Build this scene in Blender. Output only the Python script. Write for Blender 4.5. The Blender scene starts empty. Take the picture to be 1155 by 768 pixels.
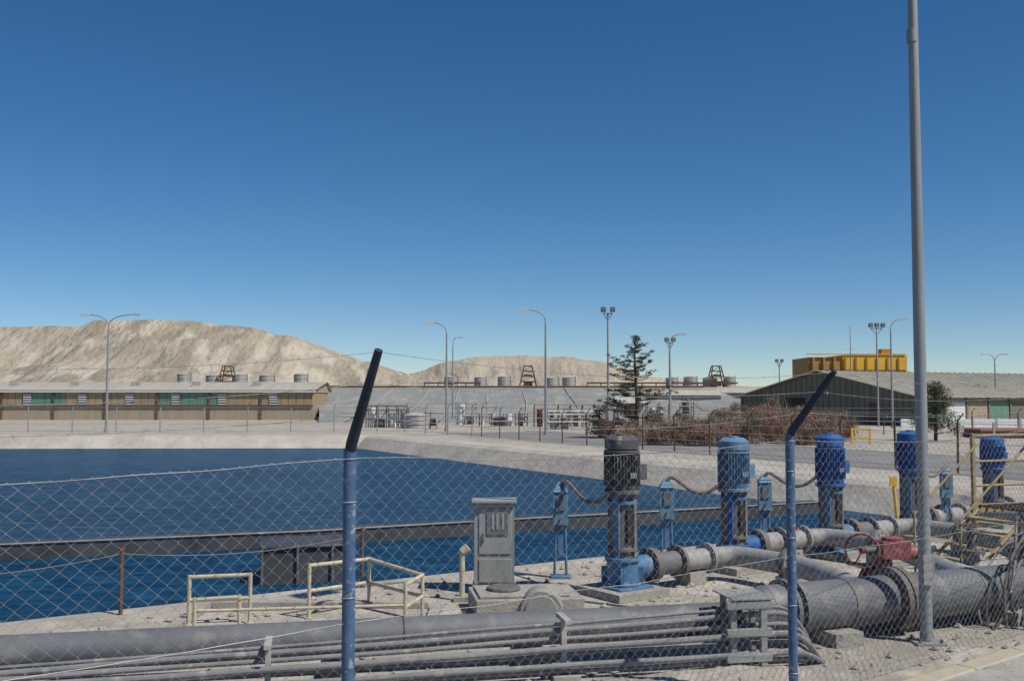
import bpy, bmesh, math, random
from mathutils import Vector, Matrix, noise
R = random.Random(7)
sc = bpy.context.scene
sc.view_settings.view_transform = 'Standard'
try: sc.view_settings.look = 'None'
except Exception: pass
sc.view_settings.exposure = 0

# ------------------------------------------------------------ materials
def mat(name, c1, c2=None, scale=3.0, rough=0.7, metal=0.0, bump=0.15, bscale=30.0, lo=0.35, hi=0.65, stretch=None, spec=0.4, c3=None, s3=20.0, l3=0.58, h3=0.68, bdist=0.02):
    m = bpy.data.materials.new(name); m.use_nodes = True
    nt = m.node_tree; N = nt.nodes; L = nt.links
    p = N['Principled BSDF']
    p.inputs['Roughness'].default_value = rough
    p.inputs['Metallic'].default_value = metal
    p.inputs['Specular IOR Level'].default_value = spec
    tc = N.new('ShaderNodeTexCoord'); src = tc.outputs['Object']
    if stretch:
        mp = N.new('ShaderNodeMapping'); mp.inputs['Scale'].default_value = stretch
        L.new(src, mp.inputs['Vector']); src = mp.outputs['Vector']
    c2 = c2 or tuple(x*0.75 for x in c1)
    n = N.new('ShaderNodeTexNoise'); n.inputs['Scale'].default_value = scale
    n.inputs['Detail'].default_value = 6; n.inputs['Roughness'].default_value = 0.65
    L.new(src, n.inputs['Vector'])
    r = N.new('ShaderNodeValToRGB')
    r.color_ramp.elements[0].position = lo; r.color_ramp.elements[0].color = (*c1, 1)
    r.color_ramp.elements[1].position = hi; r.color_ramp.elements[1].color = (*c2, 1)
    L.new(n.outputs['Fac'], r.inputs['Fac'])
    out = r.outputs['Color']
    if c3:
        n3 = N.new('ShaderNodeTexNoise'); n3.inputs['Scale'].default_value = s3
        n3.inputs['Detail'].default_value = 5; L.new(src, n3.inputs['Vector'])
        r3 = N.new('ShaderNodeValToRGB')
        r3.color_ramp.elements[0].position = l3; r3.color_ramp.elements[0].color = (0,0,0,1)
        r3.color_ramp.elements[1].position = h3; r3.color_ramp.elements[1].color = (1,1,1,1)
        L.new(n3.outputs['Fac'], r3.inputs['Fac'])
        mx = N.new('ShaderNodeMix'); mx.data_type = 'RGBA'
        L.new(r3.outputs['Color'], mx.inputs['Factor'])
        L.new(out, mx.inputs['A']); mx.inputs['B'].default_value = (*c3, 1)
        out = mx.outputs['Result']
    L.new(out, p.inputs['Base Color'])
    if bump > 0:
        nb = N.new('ShaderNodeTexNoise'); nb.inputs['Scale'].default_value = bscale
        nb.inputs['Detail'].default_value = 5; L.new(src, nb.inputs['Vector'])
        b = N.new('ShaderNodeBump'); b.inputs['Strength'].default_value = bump
        b.inputs['Distance'].default_value = bdist
        L.new(nb.outputs['Fac'], b.inputs['Height']); L.new(b.outputs['Normal'], p.inputs['Normal'])
    return m

M = {}
M['ground'] = mat('sandy_ground', (0.375,0.34,0.29), (0.25,0.225,0.19), scale=0.35, rough=0.95, bump=0.8, bscale=7, c3=(0.43,0.395,0.345), s3=1.7, l3=0.5, h3=0.7, bdist=0.06)
M['pale'] = mat('pale_bank', (0.44,0.405,0.35), (0.31,0.28,0.24), scale=0.6, rough=0.9, bump=0.6, bscale=4, bdist=0.08)
M['track'] = mat('gravel_track', (0.15,0.145,0.14), (0.22,0.21,0.20), scale=0.5, rough=0.95, bump=0.6, bscale=5, bdist=0.06)
M['asphalt'] = mat('asphalt', (0.06,0.06,0.06), (0.085,0.08,0.075), scale=2, rough=0.9, bump=0.5, bscale=60)
M['liner'] = mat('black_liner', (0.035,0.037,0.04), (0.07,0.07,0.072), scale=1.2, rough=0.5, bump=0.5, bscale=3, bdist=0.05)
M['heap'] = mat('waste_rock', (0.34,0.295,0.225), (0.22,0.19,0.145), scale=0.04, rough=1, bump=1.0, bscale=0.3, c3=(0.41,0.365,0.29), s3=0.06, l3=0.48, h3=0.62, bdist=3, stretch=(1,0.5,0.3), lo=.38, hi=.62)
M['heap2'] = mat('waste_rock_far', (0.38,0.33,0.26), (0.28,0.24,0.19), scale=0.03, rough=1, bump=0.8, bscale=0.22, bdist=3, stretch=(1,0.5,0.35), lo=.38, hi=.62)
M['tarp'] = mat('grey_pad_slope', (0.235,0.24,0.23), (0.185,0.19,0.185), scale=0.25, rough=0.9, bump=0.6, bscale=1.4, bdist=0.3, stretch=(1.5,0.4,1), c3=(0.29,0.275,0.24), s3=.35, l3=.52, h3=.68)
M['berm'] = mat('berm_earth', (0.35,0.31,0.25), (0.26,0.23,0.185), scale=0.2, rough=1, bump=0.7, bscale=1.2, bdist=0.3)
M['bluepost'] = mat('blue_painted_post', (0.045,0.095,0.19), (0.08,0.14,0.24), scale=14, rough=0.55, bump=0.25, bscale=60, c3=(0.26,0.28,0.31), s3=26, l3=0.57, h3=0.66, bdist=0.005)
M['darkpost'] = mat('dark_arm', (0.012,0.018,0.035), (0.03,0.04,0.06), scale=10, rough=0.6)
M['galv'] = mat('galvanised', (0.34,0.35,0.36), (0.25,0.26,0.27), scale=8, rough=0.5, metal=0.35, bump=0.05)
M['lampgrey'] = mat('lamp_grey', (0.31,0.32,0.32), (0.24,0.25,0.25), scale=2, rough=0.55, metal=0.2, bump=0.05, stretch=(6,6,0.6))
M['wire'] = mat('fence_wire', (0.34,0.34,0.34), (0.22,0.215,0.21), scale=4, rough=0.5, metal=0.3, bump=0)
M['pipe'] = mat('grey_pipe', (0.135,0.14,0.15), (0.10,0.105,0.115), scale=1.6, rough=0.6, bump=0.25, bscale=25, c3=(0.25,0.235,0.21), s3=4, l3=0.55, h3=0.8, bdist=0.01)
M['pipel'] = mat('light_pipe', (0.30,0.30,0.29), (0.22,0.22,0.22), scale=2.5, rough=0.6, bump=0.25, bscale=25, c3=(0.20,0.14,0.10), s3=7, l3=0.60, h3=0.72, bdist=0.01)
M['conduit'] = mat('conduit', (0.21,0.21,0.215), (0.14,0.14,0.145), scale=3, rough=0.6, c3=(0.31,0.29,0.26), s3=6)
M['flange'] = mat('flange_steel', (0.10,0.10,0.105), (0.15,0.13,0.12), scale=6, rough=0.6, bump=0.3, c3=(0.20,0.11,0.07), s3=14)
M['concrete'] = mat('concrete', (0.34,0.32,0.285), (0.25,0.235,0.21), scale=3, rough=0.9, bump=0.5, bscale=30, c3=(0.19,0.18,0.16), s3=9, l3=0.6)
M['cream'] = mat('cream_paint', (0.52,0.46,0.32), (0.42,0.37,0.26), scale=6, rough=0.55, bump=0.1, c3=(0.22,0.12,0.06), s3=22, l3=0.60, h3=0.68)
M['cabinet'] = mat('cabinet_grey', (0.29,0.295,0.28), (0.23,0.235,0.225), scale=3, rough=0.6, bump=0.1, c3=(0.18,0.15,0.12), s3=7, l3=0.62, h3=.74, stretch=(1,1,0.35))
M['cabdark'] = mat('cabinet_panel', (0.14,0.165,0.18), (0.10,0.12,0.135), scale=3, rough=0.4)
M['motorgrey'] = mat('motor_grey', (0.06,0.065,0.07), (0.10,0.10,0.10), scale=5, rough=0.6, c3=(0.24,0.21,0.18), s3=9, l3=0.55)
M['blue1'] = mat('pump_blue', (0.05,0.135,0.26), (0.08,0.18,0.31), scale=5, rough=0.6, bump=0.15, c3=(0.27,0.26,0.25), s3=9, l3=0.57, h3=0.72)
M['blue2'] = mat('motor_teal_blue', (0.07,0.17,0.28), (0.11,0.22,0.32), scale=5, rough=0.6, c3=(0.28,0.29,0.28), s3=8, l3=0.56, h3=0.72)
M['blue3'] = mat('motor_deep_blue', (0.018,0.08,0.26), (0.03,0.115,0.32), scale=5, rough=0.5, c3=(0.17,0.2,0.25), s3=8, l3=0.6, h3=0.75)
M['stan'] = mat('pump_column_grey', (0.17,0.16,0.15), (0.10,0.095,0.09), scale=6, rough=0.7, bump=0.3, c3=(0.30,0.27,0.22), s3=12)
M['white'] = mat('white_paint', (0.70,0.70,0.68), (0.58,0.57,0.54), scale=4, rough=0.6, bump=0.05)
M['black'] = mat('black_void', (0.015,0.015,0.015), (0.03,0.03,0.03), scale=4, rough=0.7)
M['red'] = mat('red_paint', (0.26,0.06,0.065), (0.20,0.055,0.055), scale=7, rough=0.6, c3=(0.3,0.18,0.15), s3=15, l3=.52)
M['orange'] = mat('cone_orange', (0.48,0.12,0.06), (0.38,0.11,0.06), scale=8, rough=0.7)
M['conewhite'] = mat('cone_band', (0.45,0.42,0.38), (0.35,0.32,0.29), scale=8, rough=0.7)
M['hose'] = mat('hose_brown', (0.17,0.14,0.11), (0.11,0.10,0.09), scale=8, rough=0.6)
M['tan'] = mat('tan_wall', (0.38,0.31,0.21), (0.30,0.245,0.165), scale=0.8, rough=0.8, bump=0.1, stretch=(3,3,0.5))
M['tanp'] = mat('tan_panel', (0.35,0.26,0.15), (0.28,0.21,0.12), scale=0.8, rough=0.7, bump=0.05, stretch=(4,4,0.3))
M['greenp'] = mat('green_panel', (0.10,0.21,0.14), (0.14,0.25,0.175), scale=0.8, rough=0.6, bump=0.05, stretch=(4,4,0.3))
M['roof'] = mat('pale_roof', (0.42,0.38,0.32), (0.33,0.30,0.26), scale=0.5, rough=0.8, stretch=(3,0.3,1))
M['olive'] = mat('olive_cladding', (0.17,0.175,0.125), (0.135,0.14,0.10), scale=0.6, rough=0.7, stretch=(3,3,0.3))
M['oliveroof'] = mat('olive_roof', (0.38,0.36,0.295), (0.30,0.285,0.235), scale=0.4, rough=0.6, c3=(0.42,0.40,0.34), s3=1.2)
M['yellow'] = mat('yellow_cladding', (0.72,0.42,0.035), (0.62,0.35,0.03), scale=0.5, rough=0.6)
M['ochre'] = mat('ochre_cladding', (0.42,0.23,0.05), (0.30,0.16,0.05), scale=0.6, rough=0.7)
M['rust'] = mat('rusty_steel', (0.14,0.075,0.05), (0.09,0.055,0.04), scale=3, rough=0.8)
M['redpipe'] = mat('red_pipe', (0.22,0.10,0.08), (0.16,0.08,0.065), scale=2, rough=0.8)
M['tank'] = mat('tank_grey', (0.40,0.39,0.36), (0.30,0.29,0.27), scale=0.8, rough=0.7, stretch=(2,2,0.3))
M['bark'] = mat('bark', (0.09,0.065,0.045), (0.06,0.045,0.03), scale=6, rough=0.95)
M['leafd'] = mat('needles_dark', (0.030,0.045,0.022), (0.045,0.06,0.03), scale=1.5, rough=0.8, bump=0)
M['leafl'] = mat('needles_light', (0.085,0.09,0.045), (0.12,0.11,0.06), scale=1.5, rough=0.8, bump=0)
M['leafb'] = mat('needles_brown', (0.13,0.085,0.055), (0.10,0.07,0.045), scale=1.5, rough=0.9, bump=0)
M['dead1'] = mat('dry_leaf_red', (0.25,0.135,0.105), (0.31,0.19,0.15), scale=0.8, rough=0.95, bump=0)
M['dead2'] = mat('dry_twig_tan', (0.34,0.26,0.18), (0.23,0.17,0.12), scale=0.8, rough=0.95, bump=0)
M['kerbyel'] = mat('kerb_yellow', (0.42,0.35,0.20), (0.37,0.32,0.235), scale=4, rough=0.85, c3=(0.34,0.315,0.27), s3=8, l3=0.38, h3=0.52)
M['stone'] = mat('stone', (0.35,0.325,0.285), (0.21,0.19,0.165), scale=1.0, rough=0.95)
M['yrail'] = mat('weathered_yellow', (0.36,0.27,0.13), (0.28,0.21,0.11), scale=4, rough=0.7, c3=(0.16,0.10,0.06), s3=14)

# water: deep blue body with rippled partial reflection
def water_mat():
    m = bpy.data.materials.new('pond_water'); m.use_nodes = True
    N = m.node_tree.nodes; L = m.node_tree.links; N.remove(N['Principled BSDF']); out=N['Material Output']
    tc = N.new('ShaderNodeTexCoord'); mp = N.new('ShaderNodeMapping')
    mp.inputs['Scale'].default_value = (0.6,1.3,1); mp.inputs['Rotation'].default_value=(0,0,0.25)
    L.new(tc.outputs['Object'], mp.inputs['Vector'])
    n1 = N.new('ShaderNodeTexNoise'); n1.inputs['Scale'].default_value = 1.9; n1.inputs['Detail'].default_value = 6; n1.inputs['Roughness'].default_value=.6
    n1.inputs['Distortion'].default_value = 0.5
    n2 = N.new('ShaderNodeTexNoise'); n2.inputs['Scale'].default_value = 0.07; n2.inputs['Detail'].default_value = 3
    L.new(mp.outputs['Vector'], n1.inputs['Vector']); L.new(mp.outputs['Vector'], n2.inputs['Vector'])
    mm = N.new('ShaderNodeMath'); mm.operation='MULTIPLY_ADD'; mm.inputs[1].default_value=1.2; mm.inputs[2].default_value=0.2; mm.use_clamp=True
    L.new(n2.outputs['Fac'], mm.inputs[0])
    b = N.new('ShaderNodeBump'); b.inputs['Distance'].default_value = 0.5
    L.new(mm.outputs[0], b.inputs['Strength']); L.new(n1.outputs['Fac'], b.inputs['Height'])
    d = N.new('ShaderNodeBsdfDiffuse'); r=N.new('ShaderNodeValToRGB')
    r.color_ramp.elements[0].position=.38; r.color_ramp.elements[0].color=(0.003,0.032,0.082,1)
    r.color_ramp.elements[1].position=.64; r.color_ramp.elements[1].color=(0.012,0.075,0.15,1)
    L.new(n1.outputs['Fac'], r.inputs['Fac']); L.new(r.outputs['Color'], d.inputs['Color']); L.new(b.outputs['Normal'], d.inputs['Normal'])
    g = N.new('ShaderNodeBsdfGlossy'); g.inputs['Roughness'].default_value=.10; g.inputs['Color'].default_value=(0.75,0.88,1,1); L.new(b.outputs['Normal'], g.inputs['Normal'])
    fr = N.new('ShaderNodeFresnel'); fr.inputs['IOR'].default_value=1.33; L.new(b.outputs['Normal'], fr.inputs['Normal'])
    ml = N.new('ShaderNodeMath'); ml.operation='MULTIPLY'; ml.inputs[1].default_value=.8; L.new(fr.outputs[0], ml.inputs[0])
    mx = N.new('ShaderNodeMixShader'); L.new(ml.outputs[0], mx.inputs[0]); L.new(d.outputs[0], mx.inputs[1]); L.new(g.outputs[0], mx.inputs[2])
    L.new(mx.outputs[0], out.inputs['Surface'])
    return m
M['water'] = water_mat()

# ------------------------------------------------------------ mesh builder
class B:
    def __init__(s, name, origin=(0,0,0)):
        s.name=name; s.o=Vector(origin); s.v=[]; s.f=[]; s.fm=[]; s.mats=[]
    def mi(s, m):
        if m not in s.mats: s.mats.append(m)
        return s.mats.index(m)
    def add(s, vs, fs, m):
        k=len(s.v); s.v += [Vector(v) for v in vs]; i=s.mi(m)
        for f in fs: s.f.append([a+k for a in f]); s.fm.append(i)
    def box(s, c, d, m, rot=0.0, tilt=None):
        hx,hy,hz=d[0]/2,d[1]/2,d[2]/2
        rm = Matrix.Rotation(rot,3,'Z')
        if tilt: rm = rm @ Matrix.Rotation(tilt[1],3,tilt[0])
        vs=[Vector(c)+rm@Vector((x*hx,y*hy,z*hz)) for x in(-1,1) for y in(-1,1) for z in(-1,1)]
        s.add(vs,[(0,1,3,2),(4,6,7,5),(0,4,5,1),(2,3,7,6),(0,2,6,4),(1,5,7,3)],m)
    def cyl(s, a, b, r1, m, r2=None, n=16, cap=True):
        a=Vector(a); b=Vector(b); r2=r1 if r2 is None else r2
        z=(b-a).normalized(); t=Vector((0,0,1)) if abs(z.z)<0.9 else Vector((1,0,0))
        x=z.cross(t).normalized(); y=z.cross(x)
        vs=[]
        for i in range(n):
            q=2*math.pi*i/n; d=x*math.cos(q)+y*math.sin(q)
            vs += [a+d*r1, b+d*r2]
        fs=[(2*i,2*((i+1)%n),2*((i+1)%n)+1,2*i+1) for i in range(n)]
        if cap: fs += [[2*i for i in range(n)][::-1],[2*i+1 for i in range(n)]]
        s.add(vs,fs,m)
    def tube(s, pts, r, m, n=8, cap=True):
        pts=[Vector(p) for p in pts]; rs = r if isinstance(r,(list,tuple)) else [r]*len(pts)
        vs=[]; px=None
        for i,p in enumerate(pts):
            z=(pts[min(i+1,len(pts)-1)]-pts[max(i-1,0)]).normalized()
            if px is None:
                t=Vector((0,0,1)) if abs(z.z)<0.9 else Vector((1,0,0)); x=z.cross(t).normalized()
            else:
                x=(px-z*px.dot(z)).normalized()
            px=x; y=z.cross(x)
            for k in range(n):
                q=2*math.pi*k/n; vs.append(p+(x*math.cos(q)+y*math.sin(q))*rs[i])
        fs=[]
        for i in range(len(pts)-1):
            for k in range(n):
                a=i*n+k; b=i*n+(k+1)%n; fs.append((a,b,b+n,a+n))
        if cap: fs += [list(range(n))[::-1], [ (len(pts)-1)*n+k for k in range(n)]]
        s.add(vs,fs,m)
    def torus(s, c, ax, R_, r, m, n=28, k=8):
        ax=Vector(ax).normalized(); t=Vector((0,0,1)) if abs(ax.z)<0.9 else Vector((1,0,0))
        x=ax.cross(t).normalized(); y=ax.cross(x); vs=[]; c=Vector(c)
        for i in range(n):
            q=2*math.pi*i/n; d=x*math.cos(q)+y*math.sin(q)
            for j in range(k):
                w=2*math.pi*j/k; vs.append(c+d*(R_+r*math.cos(w))+ax*r*math.sin(w))
        fs=[(i*k+j,((i+1)%n)*k+j,((i+1)%n)*k+(j+1)%k,i*k+(j+1)%k) for i in range(n) for j in range(k)]
        s.add(vs,fs,m)
    def flange(s, c, ax, r, m, th=0.05, bolts=12):
        c=Vector(c); ax=Vector(ax).normalized()
        s.cyl(c-ax*th/2,c+ax*th/2,r,m,n=28)
        t=Vector((0,0,1)) if abs(ax.z)<0.9 else Vector((1,0,0)); x=ax.cross(t).normalized(); y=ax.cross(x)
        for i in range(bolts):
            q=2*math.pi*i/bolts; d=(x*math.cos(q)+y*math.sin(q))*(r*0.87)
            s.cyl(c+d-ax*(th/2+0.02),c+d+ax*(th/2+0.02),0.014,m,n=6)
    def done(s, smooth=True, bevel=0, angle=35, parent=None):
        me=bpy.data.meshes.new(s.name); me.from_pydata([v-s.o for v in s.v],[],s.f)
        for m in s.mats: me.materials.append(M[m])
        me.polygons.foreach_set('material_index', s.fm)
        if smooth:
            me.polygons.foreach_set('use_smooth',[True]*len(me.polygons))
            me.set_sharp_from_angle(angle=math.radians(angle))
        me.update()
        ob=bpy.data.objects.new(s.name,me); ob.location=s.o; bpy.context.collection.objects.link(ob)
        if bevel:
            md=ob.modifiers.new('bevel','BEVEL'); md.width=bevel; md.segments=2; md.limit_method='ANGLE'; md.angle_limit=math.radians(50)
        if parent: ob.parent=parent
        return ob

def bez(p0,p1,p2,p3,n=16):
    o=[]; p0,p1,p2,p3=map(Vector,(p0,p1,p2,p3))
    for i in range(n+1):
        t=i/n; o.append(p0*(1-t)**3+p1*3*t*(1-t)**2+p2*3*t*t*(1-t)+p3*t**3)
    return o

# ------------------------------------------------------------ ground with pond basin
crest=[(-18,3.5),(-6,11.2),(7.6,20.2),(12.5,23.5),(12.6,27.6),(-9.8,69),(-95,66),(-95,3.5)]
def inset(poly,d):
    n=len(poly); out=[]
    ar=sum(poly[i][0]*poly[(i+1)%n][1]-poly[(i+1)%n][0]*poly[i][1] for i in range(n)); sg=1 if ar>0 else -1
    for i in range(n):
        a=Vector(poly[i-1]);b=Vector(poly[i]);c=Vector(poly[(i+1)%n])
        e1=(b-a).normalized(); e2=(c-b).normalized()
        n1=Vector((-e1.y,e1.x))*sg; n2=Vector((-e2.y,e2.x))*sg
        k=(n1+n2); k=k/ (k.length_squared/2)
        out.append(b+k*d)
    return out
bm=bmesh.new()
def loop(pts,z):
    vs=[bm.verts.new((p[0],p[1],z)) for p in pts]
    return vs,[bm.edges.new((vs[i],vs[(i+1)%len(vs)])) for i in range(len(vs))]
o,eo=loop([(-5000,-3000),(5000,-3000),(5000,7000),(-5000,7000)],0)
i_,ei=loop(crest,0)
bmesh.ops.triangle_fill(bm,edges=eo+ei,use_beauty=True)
for f in bm.faces: 
    if f.normal.z<0: f.normal_flip()
me=bpy.data.meshes.new('ground'); bm.to_mesh(me); bm.free(); me.materials.append(M['ground'])
g=bpy.data.objects.new('ground',me); bpy.context.collection.objects.link(g)
# basin liner
b=B('pond_bank')
rings=[(crest,0.0),(inset(crest,0.35),-0.10),(inset(crest,2.6),-1.9)]
n=len(crest)
for k in range(2):
    for i in range(n):
        j=(i+1)%n; a,za=rings[k]; c,zc=rings[k+1]
        m='liner' if i in (0,1,2,7,6) else 'pale'
        if k==0: m='pale' if i not in (0,1) else 'liner'
        b.add([(a[i][0],a[i][1],za),(a[j][0],a[j][1],za),(c[j][0],c[j][1],zc),(c[i][0],c[i][1],zc)],[(0,1,2,3)],m)
bt=rings[2][0]; b.add([(p[0],p[1],-1.9) for p in bt],[list(range(n))],'liner')
b.done(smooth=False)
b=B('pond_water'); w=inset(crest,0.4); b.add([(p[0],p[1],-0.8) for p in w],[list(range(n))],'water'); wo=b.done(smooth=False)
def strip(name,pts,w0,w1,z,m,mat_sub=None):
    b=B(name); 
    L_=[];R_=[]
    for i,p in enumerate(pts):
        p=Vector(p); a=Vector(pts[max(i-1,0)]); c=Vector(pts[min(i+1,len(pts)-1)]); d=(c-a).normalized(); nn=Vector((-d.y,d.x))
        L_.append(p+nn*w0); R_.append(p+nn*w1)
    for i in range(len(pts)-1):
        b.add([(L_[i].x,L_[i].y,z),(R_[i].x,R_[i].y,z),(R_[i+1].x,R_[i+1].y,z),(L_[i+1].x,L_[i+1].y,z)],[(3,2,1,0)],m)
    return b.done(smooth=False)
strip('perimeter_path',[(-95,66),(-9.8,69),(12.6,27.6)],0.05,2.2,0.004,'pale')
strip('gravel_track',[(-5.6,74),(15.2,32),(24,14)],0,9,0.008,'track')
strip('gravel_road',[(-9,95),(22,88),(60,70)],-4,5,0.012,'pale')
fd=Vector((0.794,0.608,0)); fn=Vector((0.608,-0.794,0))
def F(s,off,z): 
    p=Vector((-0.95,5.9,0))+fd*s+fn*off; return (p.x,p.y,z)
b=B('pavement_kerb')
def fbox(b,s0,s1,o0,o1,z0,z1,m):
    vs=[F(s,o,z) for s in(s0,s1) for o in(o0,o1) for z in(z0,z1)]
    b.add(vs,[(0,1,3,2),(4,6,7,5),(0,4,5,1),(2,3,7,6),(0,2,6,4),(1,5,7,3)],m)
s=-20
while s<40:
    fbox(b,s,s+0.99,0.36,0.56,-0.02,0.10,'kerbyel'); s+=1.0
b.done(bevel=0.015)
b=B('pavement'); b.add([F(-20,0.56,0.085),F(40,0.56,0.085),F(40,1.9,0.085),F(-20,1.9,0.085)],[(0,1,2,3)],'concrete'); b.add([F(-20,1.9,0.0),F(40,1.9,0.0),F(40,1.9,0.085),F(-20,1.9,0.085)],[(0,1,2,3)],'concrete'); b.done(smooth=False)
b=B('road'); b.add([F(-60,1.9,0.004),F(80,1.9,0.004),F(80,12,0.004),F(-60,12,0.004)],[(0,1,2,3)],'asphalt')
b.add([F(-60,6.9,0.008),F(80,6.9,0.008),F(80,7.05,0.008),F(-60,7.05,0.008)],[(0,1,2,3)],'white'); b.done(smooth=False)

# stones
b=B('loose_stones')
for i in range(3600):
    s_=R.uniform(-6,12); off=-R.uniform(-0.3,6.5)
    x,y,_=F(s_,off,0)
    if y> 11.2+(x+6)*0.66-0.2: continue
    if noise.noise(Vector((x*.7,y*.7,1)))<-.05 and R.random()<.8: continue
    r=R.choice([0.01,0.01,0.012,0.018,0.025,0.04])*R.uniform(0.7,1.4)
    vs=[(x+r*R.uniform(.7,1.3)*a,y+r*R.uniform(.7,1.3)*c,max(0.0,r*0.3)+r*R.uniform(.5,.8)*d) for a,c,d in((1,0,0),(-1,0,0),(0,1,0),(0,-1,0),(0,0,1),(0,0,-1))]
    b.add(vs,[(0,2,4),(2,1,4),(1,3,4),(3,0,4),(2,0,5),(1,2,5),(3,1,5),(0,3,5)],'stone')
b.done(smooth=False)
# low drifted sand mounds around the pipes
b=B('sand_drift')
for (mx_,my_,w_,d_,h_) in ((-2.6,10.0,1.6,.5,.10),(.9,10.6,1.3,.5,.12),(3.0,11.4,.9,.6,.10),(-5.2,9.4,1.5,.5,.09),(5.0,13.4,1.4,.6,.12),(1.9,9.2,1.0,.4,.07),(-.4,11.0,1.0,.4,.08)):
    nn_=26; vs=[]
    for j in range(nn_+1):
        for i in range(nn_+1):
            uu=i/nn_*2-1; vv=j/nn_*2-1; rr=math.hypot(uu,vv); hz=h_*max(0,1-rr*rr)**1.5*(1+.5*noise.noise(Vector((uu*3+mx_,vv*3,0))))+.01*noise.noise(Vector((uu*9+mx_,vv*9,2)))
            vs.append((mx_+uu*w_,my_+vv*d_+uu*w_*.25,hz-.006))
    b.add(vs,[(j*(nn_+1)+i,j*(nn_+1)+i+1,(j+1)*(nn_+1)+i+1,(j+1)*(nn_+1)+i) for j in range(nn_) for i in range(nn_)],'ground')
b.done(angle=80)

# ------------------------------------------------------------ heaps
def heap(name,prof,D,slopew,m,seed,depth=300,nx=700,ny=60,g=5):
    b=B(name,(0,D,0)); xs0=prof[0][0]; xs1=prof[-1][0]
    def H(x):
        if x<=prof[0][0]: return prof[0][1]
        for i in range(len(prof)-1):
            if x<=prof[i+1][0]:
                t=(x-prof[i][0])/(prof[i+1][0]-prof[i][0]); return prof[i][1]*(1-t)+prof[i+1][1]*t
        return prof[-1][1]
    vs=[]
    for j in range(ny+1):
        v=j/ny
        for i in range(nx+1):
            x=xs0+(xs1-xs0)*i/nx; h=H(x)
            xw=x+12*noise.noise(Vector((x*.01,v*2,seed)))
            gl=noise.fractal(Vector((xw*0.025,seed,v*1.1)),1.0,2.0,5)
            gr=1-abs(noise.noise(Vector((xw*0.05,seed+4,v*1.6))))*1.8-abs(noise.noise(Vector((xw*0.14,seed+5,v*2.1))))*.9
            gl2=noise.fractal(Vector((x*0.008,seed+9,v*1.5)),1.0,2.0,3)
            rim=noise.noise(Vector((x*0.05,seed,3)))*.9+noise.noise(Vector((x*0.2,seed,7)))*.4
            if v<0.75:
                t=v/0.75
                bt=.42+.1*gl2
                tt=t/ .46*bt if t<.46 else (bt+.02*(t-.46)/.08 if t<.54 else bt+.02+(t-.54)/.46*(.98-bt))
                hh=h*tt
                en=math.sin(math.pi*min(1,t*1.0))
                y=D-slopew*(1-t)*(h/60+0.2)+(gl*g*2.4+gr*6.5)*en+gl2*24*(1-t)
                z=hh+gl*g*0.3*en+gr*.7*en
                if t>0.96: z+=rim
            else:
                t=(v-0.75)/0.25; y=D+t*depth; z=h+noise.noise(Vector((x*0.03,y*0.02,seed)))*1.2*t-0.4*t*h*0.2
                if t<.1: z+=rim*(1-t*10)
            if j==0: z=-2
            vs.append((x,y,z))
    fs=[(j*(nx+1)+i,j*(nx+1)+i+1,(j+1)*(nx+1)+i+1,(j+1)*(nx+1)+i) for j in range(ny) for i in range(nx)]
    b.add(vs,fs,m); return b.done(angle=60)
heap('waste_rock_hill',[(-900,45),(-700,52),(-550,58),(-409,60),(-366,60.5),(-345,61),(-335,65),(-282,66),(-262,65),(-239,62.5),(-204,59),(-190,54),(-176,53),(-164,46.5),(-150,40),(-140,34.5),(-112,31.5),(-104,26),(-88,20.5),(-60,17),(-20,12),(40,7),(120,1)],800,120,'heap',1.3)
heap('waste_rock_hill',[(-260,14),(-190,22),(-146,26),(-120,33),(-104,37),(-86,45),(-60,50.5),(-40,53.5),(-19,54),(20,54.5),(45,53),(66,53.5),(88,49.5),(105,48),(125,41),(150,33),(172,27),(225,23),(290,17),(395,13),(613,14),(900,16)],1200,130,'heap2',4.4)

# ------------------------------------------------------------ pads / berms
b=B('pad_embankment',(0,130,0))
vs=[];cols=90;rows=12
for r_ in range(rows+1):
    t=r_/rows
    for i in range(cols+1):
        yy=105+43*t; xl=-20.3-(yy-105)*.19; x=xl+(30-xl)*i/cols
        vs.append((x,yy+(noise.noise(Vector((x*0.2,t*3,2)))*0.8),4.1*t**1.15+noise.noise(Vector((x*0.15,t*4,5)))*0.16 if r_ else -0.1))
b.add(vs,[(j*(cols+1)+i,j*(cols+1)+i+1,(j+1)*(cols+1)+i+1,(j+1)*(cols+1)+i) for j in range(rows) for i in range(cols)],'tarp')
for i in range(9):
    x=-18+i*5.1+R.uniform(-1,1); b.tube([(x,106,0.25),(x+0.4,126,1.9),(x,148,4.15)],0.06,'tank',n=5)
b.tube([(-27,147,4.3),(28,147,4.3)],0.16,'rust',n=6)
b.tube([(-19,112,.95),(28,112,.95)],0.1,'tank',n=6)
b.done()
b=B('earth_berm',(0,160,0)); vs=[]; cols=160
prof=[(148,-0.1),(156,3.4),(158,4.3),(166,4.5),(230,4.4),(245,0)]
for (yy,zz) in prof:
    for i in range(cols+1):
        x=-190+270*i/cols; vs.append((x,yy+noise.noise(Vector((x*0.1,yy,1)))*1.5,zz+noise.noise(Vector((x*0.12,yy*.1,7)))*0.35))
b.add(vs,[(j*(cols+1)+i,j*(cols+1)+i+1,(j+1)*(cols+1)+i+1,(j+1)*(cols+1)+i) for j in range(len(prof)-1) for i in range(cols)],'berm')
b.done()
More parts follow.
